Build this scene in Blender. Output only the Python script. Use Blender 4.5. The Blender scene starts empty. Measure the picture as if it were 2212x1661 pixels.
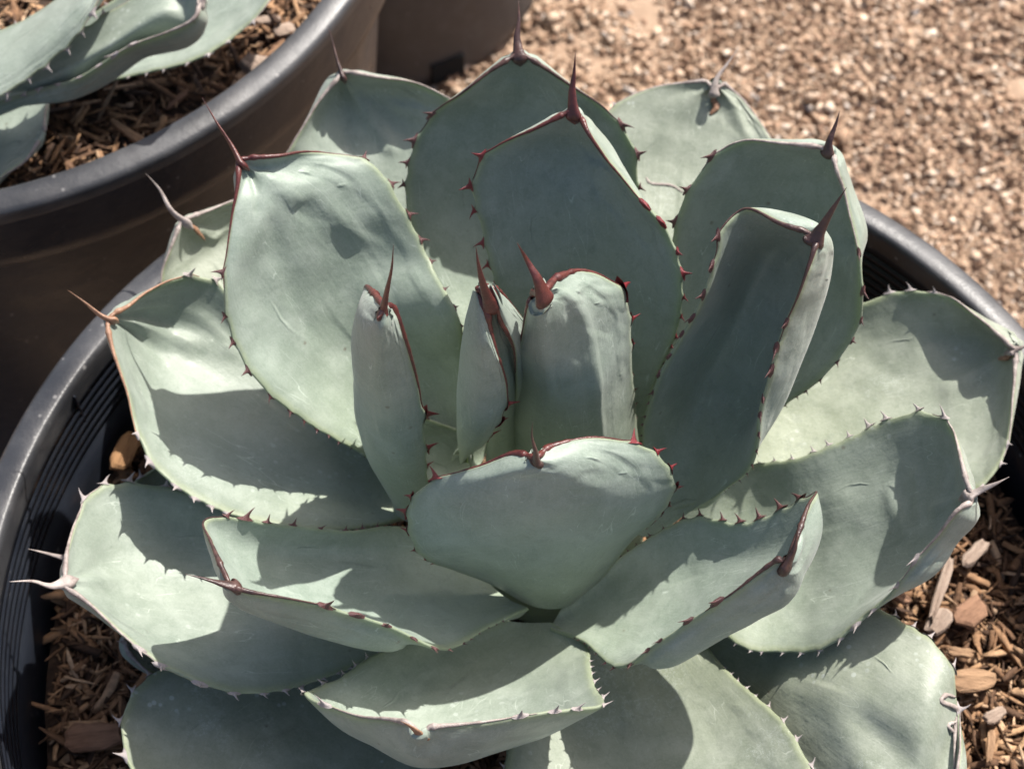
import bpy, bmesh, math, random
import numpy as np
from mathutils import Vector, Matrix, noise
random.seed(7); rng = np.random.default_rng(7)
D = bpy.data; SC = bpy.context.scene; COL = SC.collection
rad = math.radians

# ------------------------------------------------------------ camera, sky, sun, exposure
FOC, PW, PH = 3600.0, 2212.0, 1661.0
PITCH, TGT, DIST = rad(58.6), Vector((-0.017, 0.084, 0.0)), 0.653
FWD = Vector((0, math.cos(PITCH), -math.sin(PITCH)))
UPV = Vector((0, math.sin(PITCH), math.cos(PITCH)))
CAMP = TGT - FWD * DIST
cd = D.cameras.new('camera'); cam = D.objects.new('camera', cd); COL.objects.link(cam)
cam.location = CAMP; cam.rotation_euler = (math.pi / 2 - PITCH, 0, 0)
cd.sensor_width = 17.3; cd.lens = FOC / PW * 17.3; cd.clip_start = 0.01; cd.clip_end = 200
cd.dof.use_dof = True; cd.dof.focus_distance = 0.515; cd.dof.aperture_fstop = 9.0
SC.camera = cam
SUN_EL, SUN_AZ = rad(53), rad(41)      # azimuth from +Y (back) towards +X (right)
w = D.worlds.new('World'); SC.world = w; w.use_nodes = True
nt = w.node_tree; bg = nt.nodes['Background']
sky = nt.nodes.new('ShaderNodeTexSky'); sky.sky_type = 'NISHITA'; sky.sun_disc = False
sky.sun_elevation = SUN_EL; sky.sun_rotation = SUN_AZ; sky.dust_density = 4.0; sky.ozone_density = 0.6; sky.air_density = 0.9
nt.links.new(sky.outputs[0], bg.inputs[0]); bg.inputs[1].default_value = 0.115
sd = D.lights.new('sun', 'SUN'); sun = D.objects.new('sun', sd); COL.objects.link(sun)
sd.energy = 5.0; sd.angle = rad(0.53); sd.color = (1.0, 0.955, 0.89)
sdir = Vector((math.sin(SUN_AZ) * math.cos(SUN_EL), math.cos(SUN_AZ) * math.cos(SUN_EL), math.sin(SUN_EL)))
sun.rotation_euler = sdir.to_track_quat('Z', 'Y').to_euler(); sun.location = sdir * 3
SC.view_settings.view_transform = 'Standard'; SC.view_settings.look = 'None'
SC.view_settings.exposure = 0.77; SC.view_settings.gamma = 1.0
SC.cycles.max_bounces = 6; SC.cycles.use_denoising = True

def at(x, y, zmm):
    """world point at height zmm (millimetres over the pot rim) seen at x, y of the survey sheet"""
    z = zmm / 1000.0
    d = Vector(((x - PW / 2), 0, 0)) + UPV * (-(y - PH / 2)) + FWD * FOC
    t = (z - CAMP.z) / d.z
    return CAMP + d * t

# ------------------------------------------------------------ materials
class NT:
    def __init__(s, name):
        s.m = D.materials.new(name); s.m.use_nodes = True; s.t = s.m.node_tree
        s.b = s.t.nodes['Principled BSDF']; s.out = s.t.nodes['Material Output']
    def n(s, typ, **kw):
        nd = s.t.nodes.new(typ)
        for k, v in kw.items():
            if isinstance(k, str) and k.startswith('i_'):
                nd.inputs[k[2:].replace('_', ' ')].default_value = v
            else: setattr(nd, k, v)
        return nd
    def l(s, a, b): s.t.links.new(a, b)
    def val(s, x, inp):
        if hasattr(x, 'type') and not isinstance(x, (int, float)): s.l(x, inp)
        else: inp.default_value = x
    def math(s, op, a, b=None, clamp=False):
        nd = s.n('ShaderNodeMath', operation=op, use_clamp=clamp)
        s.val(a, nd.inputs[0])
        if b is not None: s.val(b, nd.inputs[1])
        return nd.outputs[0]
    def mix(s, f, a, b, blend='MIX'):
        nd = s.n('ShaderNodeMix', data_type='RGBA', blend_type=blend)
        s.val(f, nd.inputs[0]); s.val(a, nd.inputs[6]); s.val(b, nd.inputs[7])
        return nd.outputs[2]
    def ramp(s, f, stops, interp='LINEAR'):
        nd = s.n('ShaderNodeValToRGB'); cr = nd.color_ramp; cr.interpolation = interp
        while len(cr.elements) < len(stops): cr.elements.new(0.5)
        for e, (p, c) in zip(cr.elements, stops):
            e.position = p; e.color = (*c, 1) if len(c) == 3 else c
        s.l(f, nd.inputs[0]); return nd.outputs[0]
    def noise(s, scale, detail=3, rough=0.5, vec=None, dist=0.0):
        nd = s.n('ShaderNodeTexNoise'); nd.inputs['Scale'].default_value = scale
        nd.inputs['Detail'].default_value = detail; nd.inputs['Roughness'].default_value = rough
        nd.inputs['Distortion'].default_value = dist
        if vec is not None: s.l(vec, nd.inputs['Vector'])
        return nd.outputs[0]
    def mapr(s, v, a, b, c=0.0, d=1.0, smooth=True):
        nd = s.n('ShaderNodeMapRange'); nd.interpolation_type = 'SMOOTHSTEP' if smooth else 'LINEAR'
        s.val(v, nd.inputs[0])
        for i, x in enumerate((a, b, c, d)): s.val(x, nd.inputs[i + 1])
        return nd.outputs[0]
    def bump(s, h, strength, dist, prev=None):
        nd = s.n('ShaderNodeBump'); nd.inputs['Strength'].default_value = strength
        nd.inputs['Distance'].default_value = dist; s.l(h, nd.inputs['Height'])
        if prev is not None: s.l(prev, nd.inputs['Normal'])
        return nd.outputs[0]
def c4(c): return (*c, 1)

def leaf_material(name, base, dark, bloom, edge, worn=0.0, trans=0.12):
    k = NT(name); b = k.b
    tc = k.n('ShaderNodeTexCoord'); obj = tc.outputs['Object']
    uv = k.n('ShaderNodeUVMap', uv_map='UVMap').outputs[0]
    sep = k.n('ShaderNodeSeparateXYZ'); k.l(uv, sep.inputs[0]); u, v = sep.outputs[0], sep.outputs[1]
    rnd = k.n('ShaderNodeObjectInfo').outputs['Random']
    off = k.n('ShaderNodeVectorMath', operation='ADD'); k.l(obj, off.inputs[0])
    cmb = k.n('ShaderNodeCombineXYZ')
    for i in range(3): k.l(k.math('MULTIPLY', rnd, 7.0 + 3 * i), cmb.inputs[i])
    k.l(cmb.outputs[0], off.inputs[1]); P = off.outputs[0]
    big = k.noise(22, 4, 0.55, P, 0.6)
    mid = k.noise(95, 5, 0.6, P, 0.3)
    fine = k.noise(1500, 3, 0.6, P)
    # streaks that run along the leaf
    mp = k.n('ShaderNodeMapping'); mp.inputs['Scale'].default_value = (26, 3.0, 1); k.l(uv, mp.inputs[0])
    streak = k.noise(2.2, 5, 0.6, mp.outputs[0], 0.4)
    col = k.mix(k.mapr(big, 0.32, 0.68, 0.0, 0.7), c4(base), c4(dark))
    col = k.mix(k.math('MULTIPLY', k.mapr(mid, 0.38, 0.72), 0.38), col, c4(bloom))
    col = k.mix(k.math('MULTIPLY', k.mapr(streak, 0.45, 0.85), 0.16), col, c4(bloom))
    # yellow-green thin margin
    ed = k.math('ABSOLUTE', k.math('SUBTRACT', u, 0.5))
    em = k.math('MULTIPLY', k.mapr(ed, 0.468, 0.5), 0.5)
    col = k.mix(em, col, c4(edge))
    # yellowish towards the base
    col = k.mix(k.math('MULTIPLY', k.mapr(v, 0.40, 0.0), 0.28), col, c4(edge))
    # specks and small scars
    vor = k.n('ShaderNodeTexVoronoi'); vor.inputs['Scale'].default_value = 150; k.l(P, vor.inputs['Vector'])
    sepc = k.n('ShaderNodeSeparateColor'); k.l(vor.outputs['Color'], sepc.inputs[0])
    pick = k.math('GREATER_THAN', sepc.outputs[0], 0.965)
    spot = k.math('MULTIPLY', pick, k.mapr(vor.outputs['Distance'], 0.16, 0.06))
    col = k.mix(k.math('MULTIPLY', spot, 0.75), col, (0.10, 0.085, 0.06, 1))
    # chalky water marks on old leaves
    if worn:
        vr = k.n('ShaderNodeTexVoronoi'); vr.inputs['Scale'].default_value = 260; k.l(P, vr.inputs['Vector'])
        drops = k.math('MULTIPLY', k.mapr(vr.outputs['Distance'], 0.30, 0.16), k.mapr(k.noise(34, 3, 0.6, P), 0.56, 0.66))
        ring = k.noise(120, 6, 0.75, P)
        ringm = k.mapr(k.math('ABSOLUTE', k.math('SUBTRACT', ring, 0.52)), 0.012, 0.0)
        ringm = k.math('MULTIPLY', ringm, k.mapr(k.noise(28, 2, 0.5, P), 0.55, 0.65))
        col = k.mix(k.math('MULTIPLY', k.math('MAXIMUM', drops, ringm), worn), col, (0.46, 0.50, 0.47, 1))
    rub = k.noise(210, 7, 0.78, P, 0.8)
    col = k.mix(k.math('MULTIPLY', k.mapr(rub, 0.48, 0.68), 0.5), col, c4(dark))
    vs = k.n('ShaderNodeTexVoronoi', feature='DISTANCE_TO_EDGE'); vs.inputs['Scale'].default_value = 2.0
    mps = k.n('ShaderNodeMapping'); mps.inputs['Scale'].default_value = (7, 2.2, 1); k.l(uv, mps.inputs[0])
    wv = k.n('ShaderNodeVectorMath', operation='ADD'); k.l(mps.outputs[0], wv.inputs[0])
    nc = k.n('ShaderNodeTexNoise'); nc.inputs['Scale'].default_value = 1.4; k.l(mps.outputs[0], nc.inputs['Vector'])
    k.l(nc.outputs[1], wv.inputs[1]); k.l(wv.outputs[0], vs.inputs['Vector'])
    scr = k.math('MULTIPLY', k.mapr(vs.outputs[0], 0.014, 0.002), k.mapr(k.noise(70, 3, 0.6, P), 0.52, 0.62))
    col = k.mix(k.math('MULTIPLY', scr, 0.5), col, c4(tuple(min(1, x_ * 1.5) for x_ in bloom)))
    col = k.mix(k.math('MULTIPLY', k.mapr(fine, 0.35, 0.75), 0.30), col, c4(bloom))
    k.l(col, b.inputs['Base Color'])
    k.l(k.mapr(mid, 0.3, 0.7, 0.42, 0.60), b.inputs['Roughness'])
    b.inputs['Specular IOR Level'].default_value = 0.42
    b.inputs['Sheen Weight'].default_value = 0.12; b.inputs['Sheen Roughness'].default_value = 0.5
    # relief: fine skin, lumps, and the scalloped imprints left by neighbour leaves in the bud
    hgt = k.math('ADD', k.math('MULTIPLY', k.noise(60, 4, 0.55, P), 0.8), k.math('MULTIPLY', streak, 0.08))
    n1 = k.bump(hgt, 0.75, 0.0013)
    sc = k.math('ABSOLUTE', k.math('SINE', k.math('ADD', k.math('MULTIPLY', v, 21.0), k.math('MULTIPLY', rnd, 6))))
    wob = k.math('MULTIPLY', k.math('SUBTRACT', k.noise(9, 2, 0.5, uv), 0.5), 0.10)
    for sgn, c0 in ((-1, 0.27), (1, 0.74)):
        uc = k.math('ADD', k.math('MULTIPLY', sc, 0.035 * sgn), k.math('ADD', wob, c0))
        dd = k.math('SUBTRACT', u, uc)
        ridge = k.mapr(k.math('ABSOLUTE', dd), 0.016, 0.0)
        step = k.mapr(dd, -0.02, 0.008)
        hh = k.math('ADD', k.math('MULTIPLY', ridge, 0.6), k.math('MULTIPLY', step, 0.5 * sgn))
        msk = k.math('MULTIPLY', k.mapr(k.noise(3.2 + sgn * 0.4, 2, 0.5, uv), 0.5, 0.6), k.math('MULTIPLY', k.mapr(v, 0.2, 0.3), k.mapr(v, 0.85, 0.7)))
        n1 = k.bump(k.math('MULTIPLY', hh, msk), 0.8, 0.0010, n1)
    # short nicks
    mp2 = k.n('ShaderNodeMapping'); mp2.inputs['Scale'].default_value = (9, 22, 1); mp2.inputs['Rotation'].default_value = (0, 0, 0.5); k.l(uv, mp2.inputs[0])
    v2 = k.n('ShaderNodeTexVoronoi'); v2.inputs['Scale'].default_value = 1.0; k.l(mp2.outputs[0], v2.inputs['Vector'])
    s2 = k.n('ShaderNodeSeparateColor'); k.l(v2.outputs['Color'], s2.inputs[0])
    nick = k.math('MULTIPLY', k.math('GREATER_THAN', s2.outputs[1], 0.92), k.mapr(v2.outputs['Distance'], 0.22, 0.05))
    n1 = k.bump(nick, 0.35, 0.0006, n1)
    n1 = k.bump(fine, 0.22, 0.00025, n1)
    k.l(n1, b.inputs['Normal'])
    # light passes the thin margin more than the thick middle
    tr = k.n('ShaderNodeBsdfTranslucent'); tr.inputs[0].default_value = (0.30, 0.46, 0.14, 1)
    ms = k.n('ShaderNodeMixShader')
    k.l(k.mapr(ed, 0.42, 0.5, trans * 0.2, trans * 1.8), ms.inputs[0])
    k.l(b.outputs[0], ms.inputs[1]); k.l(tr.outputs[0], ms.inputs[2]); k.l(ms.outputs[0], k.out.inputs[0])
    return k.m

LEAFM = {
 'young': leaf_material('leaf_young', (0.218, 0.266, 0.220), (0.146, 0.188, 0.151), (0.326, 0.370, 0.326), (0.30, 0.35, 0.18)),
 'mid':   leaf_material('leaf_mid',   (0.223, 0.262, 0.214), (0.146, 0.182, 0.146), (0.328, 0.365, 0.318), (0.30, 0.34, 0.18), 0.35),
 'old':   leaf_material('leaf_old',   (0.224, 0.251, 0.193), (0.142, 0.169, 0.126), (0.328, 0.352, 0.297), (0.28, 0.32, 0.16), 0.6),
}
def horn_material(name, c0, c1, rough=0.38):
    k = NT(name)
    tc = k.n('ShaderNodeTexCoord').outputs['Object']
    n = k.noise(260, 5, 0.65, tc); n2 = k.noise(1400, 3, 0.6, tc)
    col = k.ramp(n, [(0.3, c0), (0.68, c1)])
    k.l(col, k.b.inputs['Base Color']); k.b.inputs['Roughness'].default_value = rough
    k.l(k.bump(n2, 0.5, 0.0004), k.b.inputs['Normal']); return k.m
HORN = {
 'red':  horn_material('horn_red',  (0.040, 0.009, 0.010), (0.115, 0.030, 0.024), 0.36),
 'dark': horn_material('horn_dark', (0.022, 0.011, 0.012), (0.085, 0.042, 0.034)),
 'tan':  horn_material('horn_tan',  (0.16, 0.075, 0.04), (0.33, 0.19, 0.12), 0.5),
 'grey': horn_material('horn_grey', (0.13, 0.10, 0.09), (0.36, 0.31, 0.28), 0.6),
}
TOOTHM = {
 'red':  horn_material('tooth_red',  (0.10, 0.008, 0.014), (0.20, 0.022, 0.026), 0.34),
 'dark': horn_material('tooth_dark', (0.05, 0.016, 0.020), (0.12, 0.05, 0.045)),
 'tan':  horn_material('tooth_tan',  (0.10, 0.05, 0.045), (0.24, 0.14, 0.11)),
 'grey': horn_material('tooth_grey', (0.17, 0.14, 0.14), (0.42, 0.38, 0.36), 0.5),
}

def pot_material(name, c0, c1, dust=0.14, rough=0.36):
    k = NT(name); tc = k.n('ShaderNodeTexCoord').outputs['Object']
    a = k.noise(14, 6, 0.65, tc, 0.5); f = k.noise(900, 3, 0.6, tc)
    mp = k.n('ShaderNodeMapping'); mp.inputs['Scale'].default_value = (1, 1, 9); k.l(tc, mp.inputs[0])
    sc = k.noise(160, 3, 0.7, mp.outputs[0], 1.5)
    scm = k.math('MULTIPLY', k.mapr(sc, 0.66, 0.74), k.mapr(k.noise(30, 2, 0.5, tc), 0.48, 0.6))
    vor = k.n('ShaderNodeTexVoronoi'); vor.inputs['Scale'].default_value = 210; k.l(tc, vor.inputs['Vector'])
    s = k.n('ShaderNodeSeparateColor'); k.l(vor.outputs['Color'], s.inputs[0])
    spk = k.math('MULTIPLY', k.math('GREATER_THAN', s.outputs[0], 0.93), k.mapr(vor.outputs['Distance'], 0.25, 0.1))
    col = k.mix(k.mapr(a, 0.35, 0.7), c4(c0), c4(c1))
    col = k.mix(k.math('MULTIPLY', k.mapr(k.noise(48, 6, 0.7, tc), 0.42, 0.75), dust), col, (0.105, 0.10, 0.097, 1))
    col = k.mix(k.math('MULTIPLY', k.math('MAXIMUM', scm, spk), 0.4), col, (0.30, 0.29, 0.28, 1))
    k.l(col, k.b.inputs['Base Color'])
    k.l(k.mapr(a, 0.3, 0.75, rough - 0.06, rough + 0.16), k.b.inputs['Roughness'])
    k.l(k.bump(f, 0.25, 0.0004, k.bump(k.noise(70, 4, 0.6, tc), 0.3, 0.0012)), k.b.inputs['Normal'])
    return k.m
POTM = pot_material('black_plastic', (0.008, 0.010, 0.015), (0.014, 0.017, 0.024), 0.05, 0.32)
POTM.node_tree.nodes['Principled BSDF'].inputs['Specular IOR Level'].default_value = 0.34
POTR = pot_material('dusty_rim', (0.024, 0.025, 0.028), (0.048, 0.049, 0.053), 0.34, 0.40)
POTG = pot_material('faded_plastic', (0.055, 0.047, 0.044), (0.085, 0.074, 0.068), 0.45, 0.6)

def island_material(name, stops, rough, bumps, mixn=None, fibre=False):
    k = NT(name); tc = k.n('ShaderNodeTexCoord').outputs['Object']
    r = k.n('ShaderNodeNewGeometry').outputs['Random Per Island']
    col = k.ramp(r, stops)
    n = k.noise(420, 5, 0.65, tc)
    col = k.mix(1.0, col, k.ramp(n, [(0.3, (0.62, 0.60, 0.58)), (0.7, (1.25, 1.22, 1.18))]), 'MULTIPLY')
    mpb = k.n('ShaderNodeMapping'); mpb.inputs['Scale'].default_value = (5, 11, 5); mpb.inputs['Rotation'].default_value = (0, 0, .5); k.l(tc, mpb.inputs[0])
    col = k.mix(1.0, col, k.ramp(k.noise(1.6, 4, .6, mpb.outputs[0]), [(0.3, (0.66, 0.60, 0.55)), (0.62, (1.06, 1.03, 1.0))]), 'MULTIPLY')
    k.l(col, k.b.inputs['Base Color']); k.b.inputs['Roughness'].default_value = rough
    k.l(k.bump(k.noise(bumps, 4, 0.65, tc), 0.6, 0.0009), k.b.inputs['Normal']); return k.m
MULCH = island_material('mulch_material', [(0.0, (0.045, 0.024, 0.014)), (0.3, (0.13, 0.070, 0.036)), (0.6, (0.26, 0.150, 0.080)), (0.85, (0.40, 0.255, 0.145)), (1.0, (0.54, 0.40, 0.28))], 0.85, 700)
GRAVEL = island_material('gravel_material', [(0.0, (0.22, 0.14, 0.095)), (0.3, (0.40, 0.275, 0.19)), (0.6, (0.50, 0.37, 0.27)), (0.85, (0.61, 0.50, 0.40)), (0.97, (0.74, 0.66, 0.57)), (1.0, (0.30, 0.29, 0.30))], 0.85, 900)
def soil_material(name, c0, c1, scale):
    k = NT(name); tc = k.n('ShaderNodeTexCoord').outputs['Object']
    n = k.noise(scale, 8, 0.7, tc); n2 = k.noise(scale * 6, 4, 0.7, tc)
    k.l(k.ramp(n, [(0.3, c0), (0.7, c1)]), k.b.inputs['Base Color']); k.b.inputs['Roughness'].default_value = 0.95
    k.l(k.bump(n2, 0.9, 0.002, k.bump(n, 0.8, 0.006)), k.b.inputs['Normal']); return k.m
SOIL = soil_material('soil_material', (0.022, 0.013, 0.008), (0.085, 0.048, 0.028), 90)
GROUND = soil_material('ground_material', (0.32, 0.21, 0.14), (0.46, 0.33, 0.23), 60)
CHIPS = []
for i, (a, b_) in enumerate((((0.17, 0.095, 0.05), (0.34, 0.21, 0.12)), ((0.14, 0.07, 0.04), (0.27, 0.15, 0.09)), ((0.20, 0.14, 0.105), (0.34, 0.26, 0.205)), ((0.17, 0.085, 0.035), (0.33, 0.18, 0.08)))):
    k = NT('bark_%s' % ('golden', 'brown', 'pale', 'rusty')[i]); tc = k.n('ShaderNodeTexCoord').outputs['Object']
    mp = k.n('ShaderNodeMapping'); mp.inputs['Scale'].default_value = (0.25, 1.6, 1); k.l(tc, mp.inputs[0])
    n = k.noise(300, 6, 0.7, mp.outputs[0]); k.l(k.ramp(n, [(0.32, a), (0.62, b_)]), k.b.inputs['Base Color'])
    k.b.inputs['Roughness'].default_value = 0.85
    k.l(k.bump(n, 0.9, 0.0015), k.b.inputs['Normal']); CHIPS.append(k.m)

# ------------------------------------------------------------ object helpers
def link(name, me, mat=None, parent=None, smooth=True):
    o = D.objects.new(name, me); COL.objects.link(o)
    if mat is not None and not me.materials: me.materials.append(mat)
    if parent is not None: o.parent = parent
    return o
def mesh(name, V, F, smooth=True):
    me = D.meshes.new(name); me.from_pydata([tuple(v) for v in V], [], [tuple(f) for f in F]); me.update()
    if smooth: me.polygons.foreach_set('use_smooth', [True] * len(me.polygons))
    return me
def thing(name, label, cat, loc=(0, 0, 0), group=None):
    o = D.objects.new(name, None); COL.objects.link(o); o.location = loc; o.empty_display_size = 0.02
    o['label'] = label; o['category'] = cat
    if group: o['group'] = group
    return o
def fast_mesh(name, V, loops, counts, smooth=False):
    V = np.asarray(V, np.float32); me = D.meshes.new(name)
    me.vertices.add(len(V)); me.vertices.foreach_set('co', V.ravel())
    me.loops.add(len(loops)); me.loops.foreach_set('vertex_index', np.asarray(loops, np.int32))
    me.polygons.add(len(counts)); st = np.concatenate([[0], np.cumsum(counts)[:-1]]).astype(np.int32)
    me.polygons.foreach_set('loop_start', st); me.polygons.foreach_set('loop_total', np.asarray(counts, np.int32))
    if smooth: me.polygons.foreach_set('use_smooth', np.ones(len(counts), bool))
    me.update(calc_edges=True); me.validate(); return me

# ------------------------------------------------------------ ground and gravel
GZ = -0.38
gm = D.meshes.new('ground'); bm = bmesh.new()
bmesh.ops.create_grid(bm, x_segments=60, y_segments=60, size=30); bm.to_mesh(gm); bm.free()
g = link('ground', gm, GROUND); g.location = (0, 0, GZ); g['kind'] = 'structure'

def hull_stones(n=10, pts=9, flat=0.75):
    outl = []
    for i in range(n):
        b = bmesh.new()
        for _ in range(pts):
            v = Vector((random.gauss(0, 1), random.gauss(0, 1), random.gauss(0, 1))).normalized()
            b.verts.new((v.x * random.uniform(.8, 1.2), v.y * random.uniform(.7, 1.0), v.z * flat))
        r = bmesh.ops.convex_hull(b, input=b.verts)
        for gg in r['geom_interior']:
            if isinstance(gg, bmesh.types.BMVert): b.verts.remove(gg)
        b.verts.index_update(); b.normal_update()
        V = np.array([v.co[:] for v in b.verts]); F = np.array([[v.index for v in f.verts] for f in b.faces])
        outl.append((V, F)); b.free()
    return outl
def rotmats(n, tilt=math.pi):
    a = rng.uniform(0, 2 * math.pi, n); t = rng.uniform(-tilt, tilt, n); p = rng.uniform(-tilt, tilt, n)
    R = np.zeros((n, 3, 3)); ca, sa, ct, s_t, cp, sp = np.cos(a), np.sin(a), np.cos(t), np.sin(t), np.cos(p), np.sin(p)
    Rz = np.zeros((n, 3, 3)); Rz[:, 0, 0] = ca; Rz[:, 0, 1] = -sa; Rz[:, 1, 0] = sa; Rz[:, 1, 1] = ca; Rz[:, 2, 2] = 1
    Rx = np.zeros((n, 3, 3)); Rx[:, 0, 0] = 1; Rx[:, 1, 1] = ct; Rx[:, 1, 2] = -s_t; Rx[:, 2, 1] = s_t; Rx[:, 2, 2] = ct
    Ry = np.zeros((n, 3, 3)); Ry[:, 1, 1] = 1; Ry[:, 0, 0] = cp; Ry[:, 0, 2] = sp; Ry[:, 2, 0] = -sp; Ry[:, 2, 2] = cp
    return Rz @ Rx @ Ry
def scatter(name, protos, P, scale, tilt, smooth=False):
    """one mesh made of many rotated, scaled prototype pieces"""
    n = len(P); which = rng.integers(0, len(protos), n); R = rotmats(n, tilt)
    Vs, Ls, base = [], [], 0; nf = 0
    for k, (V, F) in enumerate(protos):
        idx = np.where(which == k)[0]
        if len(idx) == 0: continue
        W = V[None] * scale[idx][:, None, :]
        W = np.einsum('nij,nvj->nvi', R[idx], W) + P[idx][:, None, :]
        Vs.append(W.reshape(-1, 3))
        Ls.append(((F[None] + (np.arange(len(idx)) * len(V))[:, None, None]) + base).reshape(-1))
        base += len(idx) * len(V); nf += len(idx) * len(F)
    L = np.concatenate(Ls)
    return fast_mesh(name, np.concatenate(Vs), L, np.full(nf, protos[0][1].shape[1]), smooth)

POT1, POT2 = Vector((0, 0, 0)), Vector((-0.297, 0.388, 0))
POT3 = Vector((-0.128, 0.695, -0.16))
N = 165000
x = rng.uniform(-0.6, 0.8, N); y = rng.uniform(-0.05, 1.1, N)
dens = np.where((x > -.2) & (x < .6) & (y > .15) & (y < .82), 1.0, 0.2); keep = rng.uniform(0, 1, N) < dens
keep &= np.hypot(x, y) > 0.16
x, y = x[keep], y[keep]; n = len(x)
s = rng.gamma(2.0, 0.00082, n) + 0.0012; s = np.minimum(s, 0.0080)
und = np.array([noise.noise((float(a) * 9, float(b) * 14, 0.3)) + .6 * noise.noise((float(a) * 30, float(b) * 34, 1.3)) for a, b in zip(x, y)])
zz = GZ + 0.0015 + s * 0.3 + rng.uniform(0, 0.0035, n) + 0.009 * und
prot = hull_stones(14, 8)
me = scatter('gravel', prot, np.c_[x, y, zz], np.c_[s, s * .85, s * .7] * rng.uniform(.65, 1.35, (n, 3)), 0.6)
gr = link('gravel', me, GRAVEL); gr['kind'] = 'stuff'; gr['label'] = 'tan crushed gravel covering the ground behind the pots'; gr['category'] = 'gravel'

# ------------------------------------------------------------ pots
def lathe(profile, seg=192, jitter=None):
    V, F = [], []
    m = len(profile)
    for i in range(seg):
        a = 2 * math.pi * i / seg
        for (r, z) in profile: V.append((r * math.cos(a), r * math.sin(a), z))
    for i in range(seg):
        j = (i + 1) % seg
        for q in range(m - 1): F.append((i * m + q, j * m + q, j * m + q + 1, i * m + q + 1))
    return V, F
def make_pot(name, label, loc, R, mat, h=0.38, grooves=True, rb=0.78, holes=(), scale=1.0):
    t = thing(name, label, 'plant pot', loc, None)
    # rim: rolled top edge, flat bevel, tall outer band ; profile from inside bottom over the top to outside bottom
    rim = [(R - .0132, -.012), (R - .0130, -.0035), (R - .0127, -.0018), (R - .0119, -.0006), (R - .0108, -.0001), (R - .0062, -.0004), (R - .0026, -.0014), (R - .0012, -.0020), (R - .0002, -.0034), (R, -.0052),
           (R - .0006, -.010), (R - .0022, -.034), (R - .0026, -.0405), (R - .0038, -.0424), (R - .0062, -.0428), (R - .0078, -.041), (R - .0085, -.036), (R-.009, -.02)]
    V, F = lathe(rim[:11]); link('rim', mesh('rim', V, F), POTR if mat is POTM else mat, t)
    V, F = lathe(rim[10:]); link('rim_band', mesh('rim_band', V, F), mat, t)
    # wall, inner side with moulded grooves
    prof = [(R - .0137, -.011)]
    z = -.013
    if grooves:
        for k in range(6):
            prof += [(R - .0140 - k * .00022, z), (R - .0128 - k * .00022, z - .0006), (R - .0128 - k * .00022, z - .0012), (R - .0142 - k * .00022, z - .0018)]
            z -= .0048
    prof += [(R - .0165, z - .01), (R * rb - .003, -h + .004), (R * rb - .02, -h + .0045), (0.001, -h + .005)]
    V, F = lathe(prof); link('inner_wall', mesh('inner_wall', V, F), mat, t)
    prof = [(R - .0100, -.024), (R - .0130, -.046), (R - .0175, -.075), (R * rb + .004, -h + .02), (R * rb + .002, -h + .006), (R * rb - .001, -h + .0012), (R * rb - .012, -h + .0005), (0.001, -h + .0005)]
    V, F = lathe(prof); link('outer_wall', mesh('outer_wall', V, F), mat, t)
    for a in holes:
        k = NT('hole_dark') if 'hole_dark' not in D.materials else None
        if k: k.b.inputs['Base Color'].default_value = (0.004, 0.004, 0.004, 1); k.b.inputs['Roughness'].default_value = 1
        mm = D.materials['hole_dark']
        bmh = bmesh.new(); bmesh.ops.create_cube(bmh, size=1); mh = D.meshes.new('drainage_hole')
        bmesh.ops.scale(bmh, vec=(0.010, 0.026, 0.020), verts=bmh.verts)
        bmh.to_mesh(mh); bmh.free()
        o = link('drainage_hole', mh, mm, t)
        rr = R * rb + .0005
        o.location = (rr * math.cos(a), rr * math.sin(a), -h + .0175); o.rotation_euler = (0, 0, a)
    return t
p1 = make_pot('plant_pot', 'black plastic nursery pot holding the large blue-green agave in the foreground', POT1, 0.22, POTM)
p2 = make_pot('plant_pot', 'black plastic nursery pot with a tall glossy rim at the upper left', POT2, 0.2285, POTM)
p3 = make_pot('plant_pot', 'dusty grey-brown pot with a square drainage hole on the gravel behind', POT3, 0.142, POTG, h=0.22, grooves=False, rb=0.93, holes=(rad(-62),))
# thin upright strip on the inner wall of the front pot
bms = bmesh.new(); bmesh.ops.create_cube(bms, size=1); ms_ = D.meshes.new('wall_strip')
bmesh.ops.scale(bms, vec=(0.0012, 0.0011, 0.050), verts=bms.verts); bmesh.ops.bevel(bms, geom=bms.edges[:], offset=0.0003, segments=1, affect='EDGES'); bms.to_mesh(ms_); bms.free()
sm = link('wall_strip', ms_, POTM, p1); aa = math.atan2(*reversed(at(130, 832, 0)[:2])); sm.location = (0.2062 * math.cos(aa), 0.2062 * math.sin(aa), -.030); sm.rotation_euler = (0, 0, aa)

SOILZ = -0.062
def soil_disc(name, c, R, z):
    V = [(0, 0, 0)]; F = []; nr, ns = 40, 96
    for i in range(1, nr + 1):
        for j in range(ns):
            a = 2 * math.pi * j / ns; r = R * i / nr
            V.append((r * math.cos(a), r * math.sin(a), 0.006 * noise.noise((r * math.cos(a) * 25 + c.x, r * math.sin(a) * 25, c.y)) + 0.004 * noise.noise((r * math.cos(a) * 90, r * math.sin(a) * 90, 3))))
    for j in range(ns): F.append((0, 1 + j, 1 + (j + 1) % ns))
    for i in range(nr - 1):
        for j in range(ns):
            a = 1 + i * ns + j; b = 1 + i * ns + (j + 1) % ns; F.append((a, a + ns, b + ns, b))
    o = link(name, mesh(name, V, F), SOIL); o.location = (c.x, c.y, z); o['kind'] = 'structure'; return o
soil_disc('potting_soil', POT1, 0.2005, SOILZ); soil_disc('potting_soil', POT2, 0.212, -0.040)
soil_disc('potting_soil', POT3, 0.132, -0.20)

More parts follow.
